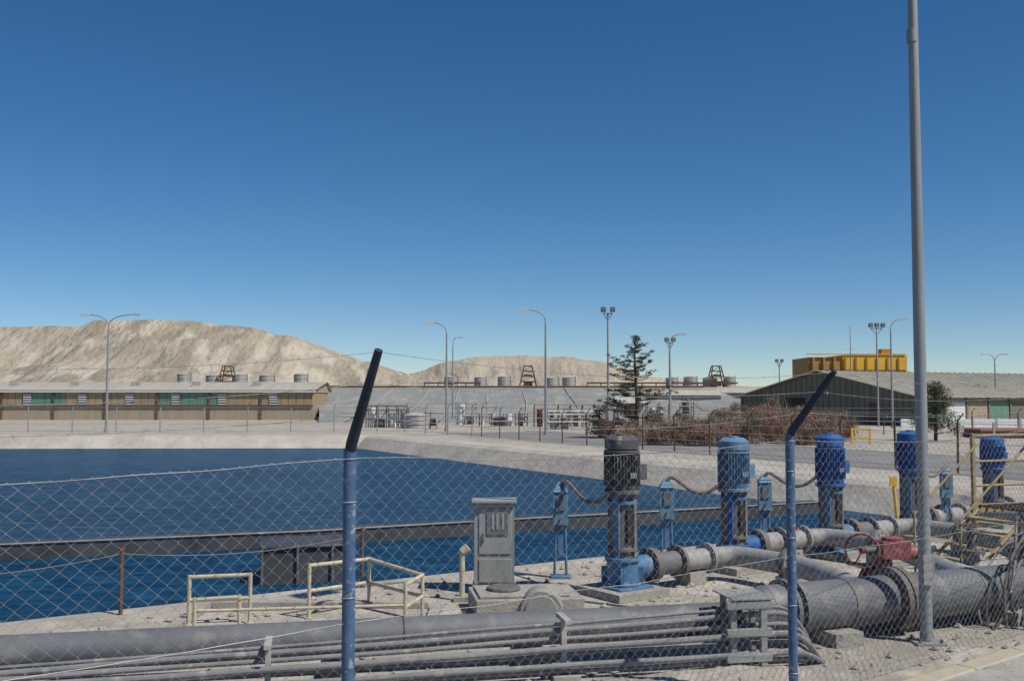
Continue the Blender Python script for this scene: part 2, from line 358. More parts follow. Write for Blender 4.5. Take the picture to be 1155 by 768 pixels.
def tank(x,y,z,r,h):
    b=B('storage_tank',(x,y,z)); b.cyl((x,y,z),(x,y,z+h),r,'tank',n=24); b.cyl((x,y,z+h),(x,y,z+h+0.25*r),r*1.03,'tank',r2=0.2,n=24)
    for k in (0.33,0.66,1.0): b.torus((x,y,z+h*k),(0,0,1),r*1.01,0.04,'lampgrey',n=24,k=5)
    b.tube([(x+r*1.05,y,z),(x+r*1.05,y,z+h+0.3)],0.05,'rust',n=5); b.done()
for px in (205,239,272,303,336): tank((px-577)*.146+R.uniform(-.4,.4),165,4.5,R.uniform(1.05,1.25),R.uniform(1.6,2.1))
for px in (508,541,568,622,641,757,778,800,822): tank((px-577)*.146,165,4.45,R.uniform(0.9,1.15),R.uniform(1.3,1.7))
def derrick(x,y,z,w,h):
    b=B('derrick_frame',(x,y,z))
    for a in(-1,1):
        for c in(-1,1): b.tube([(x+a*w,y+c*w,z),(x+a*w*.45,y+c*w*.45,z+h)],0.11,'rust',n=5)
    for k in (0.25,0.5,0.75,1):
        q=w*(1-.55*k)
        for p,r_ in (((-q,-q),(q,-q)),((q,-q),(q,q)),((q,q),(-q,q)),((-q,q),(-q,-q))): b.tube([(x+p[0],y+p[1],z+h*k),(x+r_[0],y+r_[1],z+h*k)],0.07,'rust',n=4)
    for k in (0,0.25,0.5,0.75):
        q=w*(1-.55*k);q2=w*(1-.55*(k+.25)); b.tube([(x-q,y-q,z+h*k),(x+q2,y-q2,z+h*(k+.25))],0.05,'rust',n=4)
    b.box((x,y,z+h*.55),(w*.9,w*.9,.2),'rust'); b.box((x,y,z+0.5),(w*1.0,w*1.0,0.8),'rust'); b.done()
for px in (258,595,806): derrick((px-577)*.146,164,4.5,1.4,3.4)
b=B('conveyor_gantry',(0,162,4.5))
for xa,xb in ((-58,-30),(-14,-5),(12,36)):
    b.box(((xa+xb)/2,160,5.05),(xb-xa,.5,.25),'rust')
    x=xa
    while x<xb: b.box((x,160,4.6),(.15,.3,1.0),'rust'); x+=2.2
b.done()

# ------------------------------------------------------------ long shed left
b=B('long_warehouse',(-45,120,0))
x0,x1=-92,-23.8
b.box(((x0+x1)/2,125,0.85),(x1-x0,10,1.7),'tan')
b.box(((x0+x1)/2,125.05,2.5),(x1-x0-.2,9.9,1.6),'tanp')
segs=[(-92,-70,'tanp'),(-70,-63,'greenp'),(-58.6,-53.4,'greenp'),(-42.2,-34.8,'greenp'),(-63,-58.6,'tanp'),(-53.4,-42.2,'tanp'),(-34.8,-24,'tanp')]
for a,c,m in segs:
    xx=a
    while xx<c-0.05:
        e=min(xx+0.9,c); b.box(((xx+e)/2,120.0,2.5),(e-xx-0.05,0.08,1.5),m); xx=e
for px in (32,94,147,199,251,309):
    x=(px-577.5)*.1062; b.box((x,119.93,2.45),(0.95,0.1,1.45),'black')
    for k in range(5): b.box((x,119.86,1.9+k*.28),(0.95,0.08,0.13),'white')
b.box(((x0+x1)/2,119.8,3.42),(x1-x0+.6,0.3,0.26),'white')
b.box(((x0+x1)/2,119.9,1.72),(x1-x0,0.22,0.1),'rust')
b.add([(x0-.3,119.6,3.56),(x1+.3,119.6,3.56),(x1+.3,128,4.65),(x0-.3,128,4.65),(x0-.3,131,3.4),(x1+.3,131,3.4)],[(0,1,2,3),(3,2,5,4)],'roof')
b.add([(x1+.02,119.6,3.4),(x1+.02,128,4.5),(x1+.02,130.8,3.3)],[(0,1,2)],'tan')
xx=x0
while xx<x1: b.box((xx,119.88,1.65),(.16,.2,3.3),'rust'); xx+=6.2
for i in range(8): b.box((-84+i*7.5,124,4.35),(1.0,0.8,0.6),'tank')
b.done()

# ------------------------------------------------------------ olive gabled shed right
b=B('gabled_warehouse',(37,92,0))
A=Vector((26.2,115)); C=Vector((37.4,92)); L_=Vector((0.9,0.4375)).normalized()*60
mid=(A+C)/2; he=2.75; hr=5.3
def v3(p,z): return (p.x,p.y,z)
b.add([v3(A,0),v3(C,0),v3(C,he),v3(mid,hr),v3(A,he)],[(0,1,2,3,4)],'olive')
b.add([v3(A+L_,0),v3(C+L_,0),v3(C+L_,he),v3(mid+L_,hr),v3(A+L_,he)],[(4,3,2,1,0)],'olive')
b.add([v3(C,0),v3(C+L_,0),v3(C+L_,he),v3(C,he)],[(0,1,2,3)],'tanp')
b.add([v3(A,0),v3(A+L_,0),v3(A+L_,he),v3(A,he)],[(3,2,1,0)],'olive')
u=L_.normalized(); gdir=(C-A).normalized()
e1=C+gdir*.6-u*.5; e0=A-gdir*.6-u*.5; mm=mid-u*.5; LL=L_+u
for q,za in ((e1,he-.12),(e0,he-.12)):
    vs=[v3(q,za),v3(q+LL,za),v3(mm+LL,hr+.12),v3(mm,hr+.12)]
    b.add(vs,[(0,1,2,3)],'oliveroof')
k=0
while k<60:
    a=Vector(v3(e1+u*k,he-.10)); c=Vector(v3(mm+u*k,hr+.16)); b.tube([a,c],0.05,'oliveroof',n=4); k+=1.0
b.tube([v3(e0,he-.08),v3(mm,hr+.15),v3(e1,he-.08)],0.08,'oliveroof',n=4)
nn=Vector((u.y,-u.x))
k=1.5; idx=0
ang=math.atan2(u.y,u.x)
while k<58:
    p=C+u*k+nn*0.05; m=['greenp','white','tan','greenp','olive'][idx%5]
    b.box((p.x,p.y,1.35),(2.6,0.1,1.7),m,rot=ang); p2=C+u*(k+1.5)+nn*.1; b.box((p2.x,p2.y,1.35),(.2,.2,2.7),'olive',rot=ang)
    k+=3; idx+=1
ga=math.atan2(gdir.y,gdir.x); gn=Vector((gdir.y,-gdir.x)); 
k=0.4
while k<25.4:
    p=A+gdir*k+gn*0.03; hh=he+ (hr-he)*(1-abs(k-12.8)/12.8)
    b.box((p.x,p.y,hh/2),(0.09,0.09,hh-.1),'olive',rot=ga); k+=0.8
p=A+gdir*9+gn*0.09; b.box((p.x,p.y,1.3),(3,0.1,2.6),'black',rot=ga)
p=A+gdir*20+gn*0.09; b.box((p.x,p.y,1.05),(1,0.1,2.1),'rust',rot=ga)
b.done(smooth=False)
b=B('yellow_plant_building',(47,140,0))
b.box((42.9,141,4.1),(4.6,8,8.2),'ochre'); b.box((49.6,141,4.25),(8.8,8.4,8.5),'yellow')
for i in range(9): b.box((41.2+i*1.45,136.75,7.3),(.25,.2,1.7),'ochre')
b.box((47.1,136.65,6.3),(13.2,.3,.3),'rust'); b.box((47.1,136.9,8.62),(13.4,.5,.14),'yellow')
for i in range(4): b.box((42+i*2.6,136.7,5.3),(1.1,.2,.9),'black')
b.box((52.2,140,9.0),(1.4,1.4,.9),'ochre'); b.done()
def lowshed(name,x,y,w,d,h,mw,mr):
    b=B(name,(x,y,0)); b.box((x,y,h/2),(w,d,h),mw)
    b.add([(x-w/2-.3,y-d/2-.3,h),(x+w/2+.3,y-d/2-.3,h),(x+w/2+.3,y,h+.7),(x-w/2-.3,y,h+.7),(x-w/2-.3,y+d/2+.3,h),(x+w/2+.3,y+d/2+.3,h)],[(0,1,2,3),(3,2,5,4)],mr)
    k=-w/2+1
    while k<w/2-.8:
        b.box((x+k,y-d/2-.02,h*.6),(.9,.08,.7),'black'); k+=2.2
    b.box((x+w/2-.9,y-d/2-.04,1),(.9,.08,2),'rust'); b.done(smooth=False)
lowshed('site_office',22.5,135,10,6,3.0,'tank','roof')
lowshed('storage_shed',32,150,9,6,3.4,'roof','tank')
lowshed('storage_shed',14,140,4,4,2.6,'tan','roof')
lowshed('storage_shed',11.5,98,2.4,2,2.1,'tank','tank')
b=B('white_boundary_wall',(40,84,0)); xx=33.5
while xx<75: b.box((xx,84,.42),(1.96,.15,.84),'white'); b.box((xx+1,84,.48),(.16,.2,.96),'tank'); xx+=2
b.done()
b=B('red_pipe_stack',(34,66,0))
for r_ in range(2):
    for i in range(8-r_): b.cyl((29.8+r_*.05,64+i*.34+r_*.17,.17+r_*.29),(39,64+i*.34+r_*.17,.17+r_*.29),.16,'redpipe',n=10)
for x in (30.5,33,35.5): b.box((x,63.6,.5),(.12,.12,1.0),'tank')
b.done()

def rack(name,x0,x1,y,h,m,pm,n=5):
    b=B(name,((x0+x1)/2,y,0)); k=0
    for i in range(n):
        x=x0+(x1-x0)*i/(n-1); b.box((x,y,h/2),(.09,.09,h),m); b.box((x,y+1.4,h*.45),(.09,.09,h*.9),m); b.box((x,y+.7,h*.75),(.08,1.5,.08),m)
    for z in (h*.4,h*.8,h):
        b.tube([(x0,y-.1,z),(x1,y-.1,z)],.05,pm,n=6)
    for i in range(n-1):
        xa=x0+(x1-x0)*i/(n-1); xb=x0+(x1-x0)*(i+1)/(n-1)
        if i%2: b.tube([(xa,y,.1),(xb,y,h*.8)],.04,m,n=4)
        if R.random()<.6: b.cyl((xa+.5,y+.5,0),(xa+.5,y+.5,R.uniform(.8,h)),R.uniform(.2,.4),R.choice(['motorgrey','tank','rust','white']),n=12)
    b.box(((x0*2+x1)/3,y+.6,.4),((x1-x0)*.2,.9,.8),'motorgrey'); b.done()
rack('pipe_rack',-12.8,-9.2,88,1.9,'motorgrey','rust')
rack('pipe_rack',-5.5,-1.5,98,2.2,'tank','tank')
rack('pipe_rack',2.0,8.5,90,2.0,'rust','yrail',7)
rack('pipe_rack',-3,2.5,92,1.2,'rust','tank',6)
rack('pipe_rack',13,19,105,2.2,'rust','tank',6)
rack('pipe_rack',18,26,78,1.6,'yrail','rust',7)
rack('pipe_rack',34,37,64,1.1,'yrail','yrail',4)
rack('pipe_rack',3,7,84,1.5,'tank','white',5)
tank(-8.2,86,0,1.15,1.1)
tank(6.2,100,0,.8,1.4)
b=B('cable_drum',(-6.6,84,0))
for q in(-.3,.3): b.cyl((-6.6+q-.04,84,.55),(-6.6+q+.04,84,.55),.55,'tan',n=20)
b.cyl((-6.9,84,.55),(-6.3,84,.55),.3,'black',n=16); b.done()
b=B('yellow_barrier_frame',(19,58,0))
for x in(18.6,19.6): b.box((x,55,.45),(.1,.1,.9),'yellow')
for z in(.4,.85): b.box((19.1,55,z),(1.1,.08,.1),'yellow')
b.done()

def farfence(pts,h,step,m='lampgrey',nm='wire_fence'):
    b=B(nm,(pts[0][0],pts[0][1],0)); P=[]
    for i in range(len(pts)-1):
        a=Vector(pts[i]);c=Vector(pts[i+1]);L=(c-a).length;k=0
        while k<L: P.append(a+(c-a)*(k/L)); k+=step
    P.append(Vector(pts[-1]))
    for p in P:
        hh=h*R.uniform(.97,1.03); b.cyl((p.x,p.y,0),(p.x+R.uniform(-.04,.04),p.y,hh),.04,m,n=6)
        b.tube([(p.x,p.y,hh),(p.x+.18,p.y-.1,hh+.3)],.025,m,n=5)
    for z in (.15,h*.35,h*.6,h*.8,h-.02,h+.25):
        for i in range(len(P)-1): b.tube([(P[i].x,P[i].y,z),(P[i+1].x,P[i+1].y,z)],.012,'wire',n=3,cap=False)
    b.done()
farfence([(-90,72),(-8,75),(-2,66)],1.9,3.2)
farfence([(-2,66),(17.5,29),(26,14)],1.7,2.6,'rust')
farfence([(8,78),(45,62)],1.6,2.8,'rust')

def lamp(x,y,h,arms,m='lampgrey'):
    b=B('street_lamp',(x,y,0)); b.cyl((x,y,0),(x,y,.25),.16,'concrete',n=10)
    b.tube([(x,y,.1),(x,y,h*.5),(x,y,h-.9)],[.10,.085,.06],m,n=10)
    for s_ in arms:
        L=abs(s_); d=1 if s_>0 else -1
        pts=bez((x,y,h-.95),(x,y,h-.35),(x+d*L*.25,y,h-.02),(x+d*L,y,h+.05),10); b.tube(pts,.04,m,n=8)
        c=Vector((x+d*(L+.3),y,h+.04)); 
        b.add([c+Vector(q) for q in ((-.38*d,-.07,.05),(-.38*d,.07,.05),(.38*d,-.13,.04),(.38*d,.13,.04),(-.38*d,-.07,-.05),(-.38*d,.07,-.05),(.3*d,-.11,-.09),(.3*d,.11,-.09),(0,-.13,.12),(0,.13,.12))],
              [(0,1,9,8),(8,9,3,2),(4,6,7,5),(0,8,2,6,4),(1,5,7,3,9),(2,3,7,6),(0,4,5,1)],'white')
    b.done()
lamp(-30.7,76,8.85,[-1.5,1.7]); lamp(-5.1,78,8.4,[-1.1]); lamp(2.35,70,8.7,[-1.25]); lamp(-6.5,110,9.2,[.4])
lamp(32.6,86,9.3,[.9]); lamp(49.2,102,7.0,[-.7,.7]); lamp(12.6,80,7.6,[.7])
def flood(x,y,h,w=.5):
    b=B('floodlight_mast',(x,y,0)); b.tube([(x,y,0),(x,y,h-.3)],[.11,.06],'lampgrey',n=8)
    b.box((x,y,h-.3),(w*2,.08,.08),'lampgrey')
    for s_ in(-1,0,1) if w>.5 else (-1,1):
        b.tube([(x,y,h-.9),(x+s_*w,y,h-.25)],.03,'lampgrey',n=5)
        b.box((x+s_*w,y-.1,h),(.36,.22,.34),'motorgrey',tilt=('X',.5)); b.box((x+s_*w,y-.23,h-.06),(.28,.03,.24),'tank',tilt=('X',.5))
    b.done()
flood(7.2,75,9.2,.35); flood(33.2,91,9.2,.55); flood(13.9,88,7.7,.3); flood(31.5,118,7.0,.3)
b=B('antenna_mast',(44,130,0)); b.tube([(44,130,0),(44,130,12)],[.12,.04],'lampgrey',n=6); b.tube([(43.4,130,9),(44.6,130,9)],.03,'lampgrey',n=4); b.done()
b=B('lamp_post',(4.28,10.45,0))
px_=4.26
b.box((px_,10.45,.012),(.3,.3,.025),'lampgrey'); 
b.tube([(px_,10.45,0),(px_,10.45,3),(px_+.01,10.45,6.5),(px_+.01,10.45,8.6)],[.064,.060,.05,.044],'lampgrey',n=20)
b.cyl((px_,10.45,6.28),(px_,10.45,6.42),.058,'lampgrey',n=20)
b.box((px_,10.38,.75),(.09,.03,.3),'tank')
b.tube(bez((px_,10.45,8.6),(px_,10.45,9.1),(4.2,10.3,9.4),(3.5,9.6,9.5)),.035,'lampgrey',n=10); b.box((3.3,9.4,9.48),(.6,.25,.14),'white',rot=.78)
for q in((.11,.11),(-.11,.11),(.11,-.11),(-.11,-.11)): b.cyl((px_+q[0],10.45+q[1],0),(px_+q[0],10.45+q[1],.06),.014,'flange',n=6)
b.done()

# ------------------------------------------------------------ vegetation
def leafclump(b,c,rad,n,size,mats,rr,flat=1.0):
    for _ in range(n):
        d=Vector((rr.gauss(0,1),rr.gauss(0,1),rr.gauss(0,1)*flat)).normalized()*rr.random()**.5
        p=Vector(c)+Vector((d.x*rad[0],d.y*rad[1],d.z*rad[2]))
        a=Vector((rr.gauss(0,1),rr.gauss(0,1),rr.gauss(0,.7))).normalized()*size*rr.uniform(.6,1.4)
        q=a.cross(Vector((rr.gauss(0,1),rr.gauss(0,1),rr.gauss(0,1)))).normalized()*size*.28
        b.add([p-a,p+q,p+a,p-q],[(0,1,2,3)],rr.choice(mats))
def conifer(x,y,h,w,seed):
    rr=random.Random(seed); b=B('pine_tree',(x,y,0))
    b.tube([(x,y,0),(x+.08,y,h*.35),(x-.06,y,h*.7),(x,y,h)],[.16,.12,.07,.015],'bark',n=8)
    z=h*.10
    while z<h*.98:
        t=(z/h); L=w*.5*(1-t)**.65*rr.uniform(.7,1.2)+.12
        for k in range(rr.randint(3,5)):
            a=rr.uniform(0,6.28); ll=L*rr.uniform(.5,1.25); up=rr.uniform(-.02,.45)*ll
            e=Vector((x+math.cos(a)*ll,y+math.sin(a)*ll,z+up)); mid_=Vector((x+math.cos(a)*ll*.55,y+math.sin(a)*ll*.55,z+up*.2-.03))
            b.tube([(x,y,z),mid_,e],[.035,.022,.006],'bark',n=4,cap=False)
            ns=max(3,int(ll*4.5)); dk=rr.random()
            for s_ in range(ns):
                q=.3+.7*(s_+1)/ns; c=Vector((x,y,z)).lerp(e,q)+Vector((rr.gauss(0,.08),rr.gauss(0,.08),rr.gauss(0,.04)))
                ms=['leafd','leafd','leafl'] if dk<.35 else (['leafl','leafl','leafd'] if dk<.65 else ['leafb','leafb','leafl'])
                leafclump(b,c,(.20,.20,.09),16,.085,ms,rr)
        z+=rr.uniform(.22,.42)
    return b.done(smooth=False)
conifer(7.9,64,6.6,5.6,3)
conifer(5.8,66,2.0,2.2,11)
def roundtree(x,y,h,w,seed):
    rr=random.Random(seed); b=B('broadleaf_tree',(x,y,0)); b.tube([(x,y,0),(x+.05,y,h*.4),(x,y,h*.8)],[.12,.09,.03],'bark',n=8)
    for i in range(30):
        z=rr.uniform(.15,.93)*h; t=z/h; rr_=w*.5*math.sin(math.pi*min(1,(t*.8+.2)))**.6; a=rr.uniform(0,6.28); q=rr.uniform(.2,.95)*rr_
        c=(x+math.cos(a)*q,y+math.sin(a)*q,z); b.tube([(x,y,z*.6),c],[.03,.01],'bark',n=4,cap=False)
        m=['leafd','leafl','leafl'] if rr.random()<.6 else ['leafl','leafl','leafd']
        leafclump(b,c,(w*.19,w*.19,h*.12),230,.08,m,rr)
    b.done(smooth=False)
roundtree(25.5,60.5,3.5,3.1,5)
def drybush(x,y,w,h,seed,mm=('dead1','dead2')):
    rr=random.Random(seed); b=B('dry_shrub',(x,y,0))
    for i in range(int(260*w)):
        a=rr.uniform(0,6.28); bx=x+rr.gauss(0,w*.2); by=y+rr.gauss(0,w*.2); el=rr.uniform(.35,1.5); L=h*rr.uniform(.4,1.05)
        d=Vector((math.cos(a)*math.cos(el)*1.1,math.sin(a)*math.cos(el)*1.1,math.sin(el)))
        p0=Vector((bx,by,rr.uniform(0,h*.25))); p1=p0+d*L*.55+Vector((rr.gauss(0,.06),rr.gauss(0,.06),0)); p2=p1+d*L*.35+Vector((rr.gauss(0,.12),rr.gauss(0,.12),-rr.random()*.1))
        s_=Vector((-math.sin(a),math.cos(a),0))*rr.uniform(.006,.014); m=rr.choice(mm)
        b.add([p0-s_,p0+s_,p1+s_*.7,p1-s_*.7,p2],[(0,1,2,3),(3,2,4)],m)
    for k in range(12):
        cr=rr.uniform(.12,.26)*w
        pal=[rr.choice(mm)]*2+[rr.choice(mm)]+(['leafb'] if rr.random()<.4 else [])
        leafclump(b,(x+rr.gauss(0,w*.26),y+rr.gauss(0,w*.2),h*rr.uniform(.18,.85)),(cr,cr,cr*.75),int(150*w),.055,pal,rr)
    b.done(smooth=False)
bs=[(712,58,2.0,1.0),(742,55,2.6,1.3),(770,56,1.6,.9),(796,54,2.6,1.5),(832,55,2.6,1.6),(868,57,2.2,2.2),(876,60,1.6,3.0),(908,55,2.4,1.2),(926,56,2.2,1.9),(952,60,1.6,2.1),(684,64,1.6,1.6),(815,62,2.2,2.3),(775,62,1.8,1.9),(745,66,2.0,1.5),(845,66,2.4,2.6),(900,66,2.2,2.2)]
for i,(px,d,w,h) in enumerate(bs): drybush((px-577.5)*d/1130,d,w,h,40+i,[('dead1','dead1','dead2'),('dead2','dead2','leafb'),('dead1','dead2','leafl'),('dead1','dead2','dead1'),('leafb','leafl','dead2')][i%5])

# ------------------------------------------------------------ near chain-link fence
b=B('chain_link_fence',F(0,0,0))
posts=[-4.15,0,4.12,8.35,12.5]; BH=2.24
arms={0:(0.20,-0.27,0.535),1:(0.30,-0.27,0.49)}
for i,s_ in enumerate(posts):
    x,y,_=F(s_,0,0)
    b.cyl((x,y,0),(x,y,BH-.03),.038,'bluepost',n=18); b.cyl((x,y,0),(x,y,.06),.11,'concrete',n=16)
    ar=arms.get(i-1,(0.26,-0.28,.5))
    b.tube([(x,y,BH-.06),(x+ar[0]*.06,y+ar[1]*.06,BH),(x+ar[0],y+ar[1],BH+ar[2])],[.034,.034,.024],'darkpost',n=12)
    for zz in(.25,.8,1.35,1.9,2.15): b.torus((x,y,zz),(0,0,1),.040,.004,'wire',n=16,k=4)
s0,s1,pitch,hh=-4.15,12.5,0.048,2.13
nc=int((s1-s0)/pitch); nz=int(hh/0.043)
def warp(s_,z):
    t=((s_+4.15)%4.15)/4.15; sag=-.06*math.sin(math.pi*t)*(z/2.1)**2
    o=.03*noise.noise(Vector((s_*.9,z*1.1,3)))+.02*noise.noise(Vector((s_*3,z*2,9)))
    return o,z+sag+.014*noise.noise(Vector((s_*1.5,z*2,5)))
for c in range(nc):
    pts=[]
    for k in range(nz+1):
        sg=1 if (k+c)%2 else -1
        sx=s0+c*pitch+(pitch*.5+.002)*sg; z=.04+k*hh/nz
        sx+=.01*noise.noise(Vector((sx*1.3,z*1.7,8)))
        o_,zz=warp(sx,z); pts.append(F(sx,o_+.003*sg,zz))
    b.tube(pts,.00165,'wire',n=3,cap=False)
for z in(2.16,1.2,.08):
    pts=[]
    for k in range(120):
        sx=s0+(s1-s0)*k/119; o_,zz=warp(sx,z); pts.append(F(sx,o_+.006,zz))
    b.tube(pts,.0025,'wire',n=4,cap=False)
for fr in(.3,.65,.98):
    for i in range(len(posts)-1):
        A_=Vector(F(posts[i],0,BH))+Vector(arms.get(i-1,(0.26,-0.28,.5)))*fr; C_=Vector(F(posts[i+1],0,BH))+Vector(arms.get(i,(0.26,-0.28,.5)))*fr
        pts=[]; sg=R.uniform(.05,.14)
        for k in range(25): t=k/24; p=A_.lerp(C_,t); p.z-=sg*4*t*(1-t); pts.append(p)
        b.tube(pts,.0016,'wire',n=4,cap=False)
        for k in range(1,34):
            t=k/34; p=A_.lerp(C_,t); p.z-=sg*4*t*(1-t); e=Vector((R.uniform(-1,1),R.uniform(-1,1),R.uniform(-1,1))).normalized()*.016
            b.tube([p-e,p+e],.0013,'wire',n=3,cap=False)
b.done(angle=60)

# ------------------------------------------------------------ pumps
up=Vector((.82,.57,0)).normalized(); un=Vector((.57,-.82,0)).normalized()
def pump(x,y,H,mm,bm_,hb=.46,hm=.72,r=.235,disch=True):
    b=B('vertical_turbine_pump',(x,y,0)); c=Vector((x,y,0)); Z=lambda z:Vector((x,y,z)); ang=math.atan2(up.y,up.x)
    b.box((x,y,.05),(.85,.85,.10),'concrete',rot=ang)
    b.box((x,y,.115),(.56,.56,.03),bm_,rot=ang)
    b.cyl(Z(.13),Z(hb),r*.86,bm_,n=28); b.flange(Z(hb),(0,0,1),r*.98,bm_,.04,12); b.flange(Z(.15),(0,0,1),r*1.05,bm_,.03,12)
    for k in range(4):
        a=ang+k*math.pi/2+.78; b.box((x+math.cos(a)*r*.95,y+math.sin(a)*r*.95,.25),(.1,.02,.22),bm_,rot=a)
    zt=H-hm
    b.cyl(Z(hb),Z(zt),r*.66,'stan',n=24)
    for k in range(4):
        a=ang+k*math.pi/2+.4; b.box((x+math.cos(a)*r*.70,y+math.sin(a)*r*.70,(hb+zt)/2),(.05,.08,zt-hb-.02),'stan' if k%2 else bm_,rot=a)
    b.box((x+un.x*r*.64,y+un.y*r*.64,hb+(zt-hb)*.5),(.13,.05,(zt-hb)*.5),'black',rot=ang)
    b.cyl(Z(hb+(zt-hb)*.12),Z(hb+(zt-hb)*.17),r*.82,'stan',n=24)
    b.cyl(Z(hb+(zt-hb)*.82),Z(hb+(zt-hb)*.87),r*.82,bm_,n=24)
    b.flange(Z(zt),(0,0,1),r*1.02,mm,.045,8)
    b.cyl(Z(zt),Z(zt+hm*.10),r*.8,mm,r2=r*.93,n=28)
    b.cyl(Z(zt+hm*.10),Z(zt+hm*.72),r*.88,mm,n=32)
    for k in range(36):
        a=k*math.pi/18; b.box((x+math.cos(a)*r*.92,y+math.sin(a)*r*.92,zt+hm*.41),(.04,.008,hm*.58),mm,rot=a)
    b.cyl(Z(zt+hm*.70),Z(zt+hm*.74),r*1.0,mm,n=32)
    b.cyl(Z(zt+hm*.76),Z(zt+hm*.93),r*.95,mm,n=32)
    b.cyl(Z(zt+hm*.74),Z(zt+hm*.76),r*.8,'black',n=24)
    b.cyl(Z(zt+hm*.93),Z(zt+hm*1.0),r*.95,mm,r2=r*.62,n=32)
    b.cyl(Z(H),Z(H+.02),r*.3,mm,n=16)
    tb=c+up*(r*1.02)+un*.06; b.box((tb.x,tb.y,zt+hm*.35),(.12,.18,.2),mm,rot=ang)
    b.torus(Z(zt+hm*.6)+un*(r*1.02),up,.035,.01,mm,n=12,k=6)
    b.box((x+un.x*r*.93,y+un.y*r*.93,zt+hm*.3),(.10,.02,.07),'galv',rot=ang)
    if disch:
        a0=Z(.33); a1=a0+up*.46; b.cyl(a0,a1,.145,bm_,n=24); b.flange(a1,up,.225,'flange',.06,12)
    return b.done(bevel=.004)
PP=[(1.42,13.0,2.03,'motorgrey','blue1',.46,.72),(3.28,14.9,1.93,'blue2','blue3',.36,.76),(5.12,16.2,1.93,'blue3','blue1',.38,.8),(7.2,18.2,1.92,'blue3','blue1',.36,.7)]
for (x,y,H,mm,bb,hb,hm) in PP: pump(x,y,H,mm,bb,hb,hm)
pump(9.55,20.0,1.75,'blue3','blue1',.4,.62)

hp0=Vector((2.45,10.25,.36)); hp1=Vector((9.5,13.2,.36)); hd=(hp1-hp0).normalized()
def onh(t): return hp0+hd*t
for i,(x,y,H,mm,bb,hb,hm) in enumerate(PP):
    b=B('discharge_pipe',(x,y,0)); a=Vector((x,y,.33))+up*.46; e=a+up*.5
    b.cyl(a,e,.15,'pipe' if i%2==0 else 'pipel',n=24); b.flange(e,up,.22,'flange',.05,12); b.flange(a+up*.05,up,.225,'flange',.05,12)
    f=e+up*.55; tgt=onh(1.6+i*1.5)
    pts=[e]+bez(f,f+up*.45,f+up*.5+un*.1,f+up*.5+un*.6,10)
    pts.append(pts[-1]+un*.4); last=pts[-1]
    pts+=bez(last,last+un*.5,tgt-(tgt-last).normalized()*.5,tgt,8)[1:]
    b.tube(pts,.14,'pipel',n=20)
    q=pts[3]; b.flange(f,up,.21,'pipel',.05,12); b.flange(last,un,.21,'flange',.06,12); b.flange(last+un*.07,un,.21,'pipel',.05,12)
    for s_ in(e+up*.3,last): b.box((s_.x,s_.y,.09),(.3,.2,.18),'concrete',rot=.6)
    b.done(bevel=.003)
b=B('main_pipeline',(0,9.5,0))
lp0=Vector((-12,7.3,.27)); lp1=Vector((2.15,10.03,.34)); 
b.cyl(lp0,lp1,.16,'pipe',n=28); ld=(lp1-lp0).normalized()
b.cyl(lp1,hp0+hd*.12,.16,'pipe',r2=.25,n=28)
b.cyl(hp0+hd*.1,hp1,.25,'pipe',n=32)
for t in (.35,.46): b.flange(onh(t),hd,.30,'pipe',.05,18)
for t in (1.75,1.84): b.flange(onh(t),hd,.335,'flange',.07,20)
for t in (4.6,4.7): b.flange(onh(t),hd,.335,'flange',.06,20)
b.torus(onh(1.1),hd,.252,.008,'flange',n=32,k=6); b.torus(onh(2.9),hd,.252,.01,'pipel',n=32,k=6)
for t in (3.2,7.6,11.2): b.torus(lp0+ld*t,ld,.163,.012,'flange',n=28,k=6)
for t in (1.9,5,8,10.6,12.4):
    p=lp0+ld*t; b.box((p.x,p.y,.065),(.3,.5,.13),'concrete',rot=.2)
for t in(.9,3.4,6): p=onh(t); b.box((p.x,p.y,.07),(.35,.7,.14),'concrete',rot=.4)
b.done(bevel=.003)
b=B('conduit_bundle',(0,8.8,0))
cn=Vector((ld.y,-ld.x,0))
for i in range(7):
    z0=[.47,.39,.31,.23,.15,.08,.53][i]; off=[.46,.50,.57,.50,.62,.56,.42][i]; r_=[.027,.022,.03,.02,.026,.022,.016][i]
    pts=[]
    for k in range(36):
        q=k/35; t=q*14.5; p=lp0+ld*t+cn*off; z=z0*(.40+.60*max(0,(q-.25)/.75)**1.4)+.015*noise.noise(Vector((t*.8,i*3,0)))
        z=max(z,r_+.005)
        p=Vector((p.x,p.y,z))+cn*.04*noise.noise(Vector((t*.6,i*5,4))); pts.append(p)
    e=pts[-1]; f_=e+ld*.18
    pts+=bez(f_,f_+ld*.18,f_+ld*.3+Vector((0,.05,-z0*.3)),Vector((f_.x+.42,f_.y+.2,.0)),8)
    b.tube(pts,r_,'conduit',n=10)
b.done()
b=B('conduit_support',(0,8.8,0))
for t,hh_ in ((4.5,.3),(7.2,.32),(10.0,.42),(12.6,.52)):
    p=lp0+ld*t+cn*.50
    b.box((p.x,p.y,hh_/2),(.05,.05,hh_),'tank',rot=.19); b.box((p.x,p.y,hh_),(.06,.36,.04),'tank',rot=.19); b.box((p.x,p.y,.02),(.25,.3,.04),'concrete',rot=.19)
p=lp0+ld*14.35+cn*.52
for q in(-.14,.14):
    b.box((p.x+q,p.y-.08,.31),(.06,.06,.62),'cabinet',rot=.19); b.box((p.x+q,p.y+.34,.31),(.05,.05,.62),'cabinet',rot=.19)
for z in(.12,.35,.60): b.box((p.x,p.y-.12,z),(.44,.05,.07),'cabinet',rot=.19)
b.box((p.x,p.y+.10,.655),(.42,.5,.015),'cabinet',rot=.19)
b.done(bevel=.003)

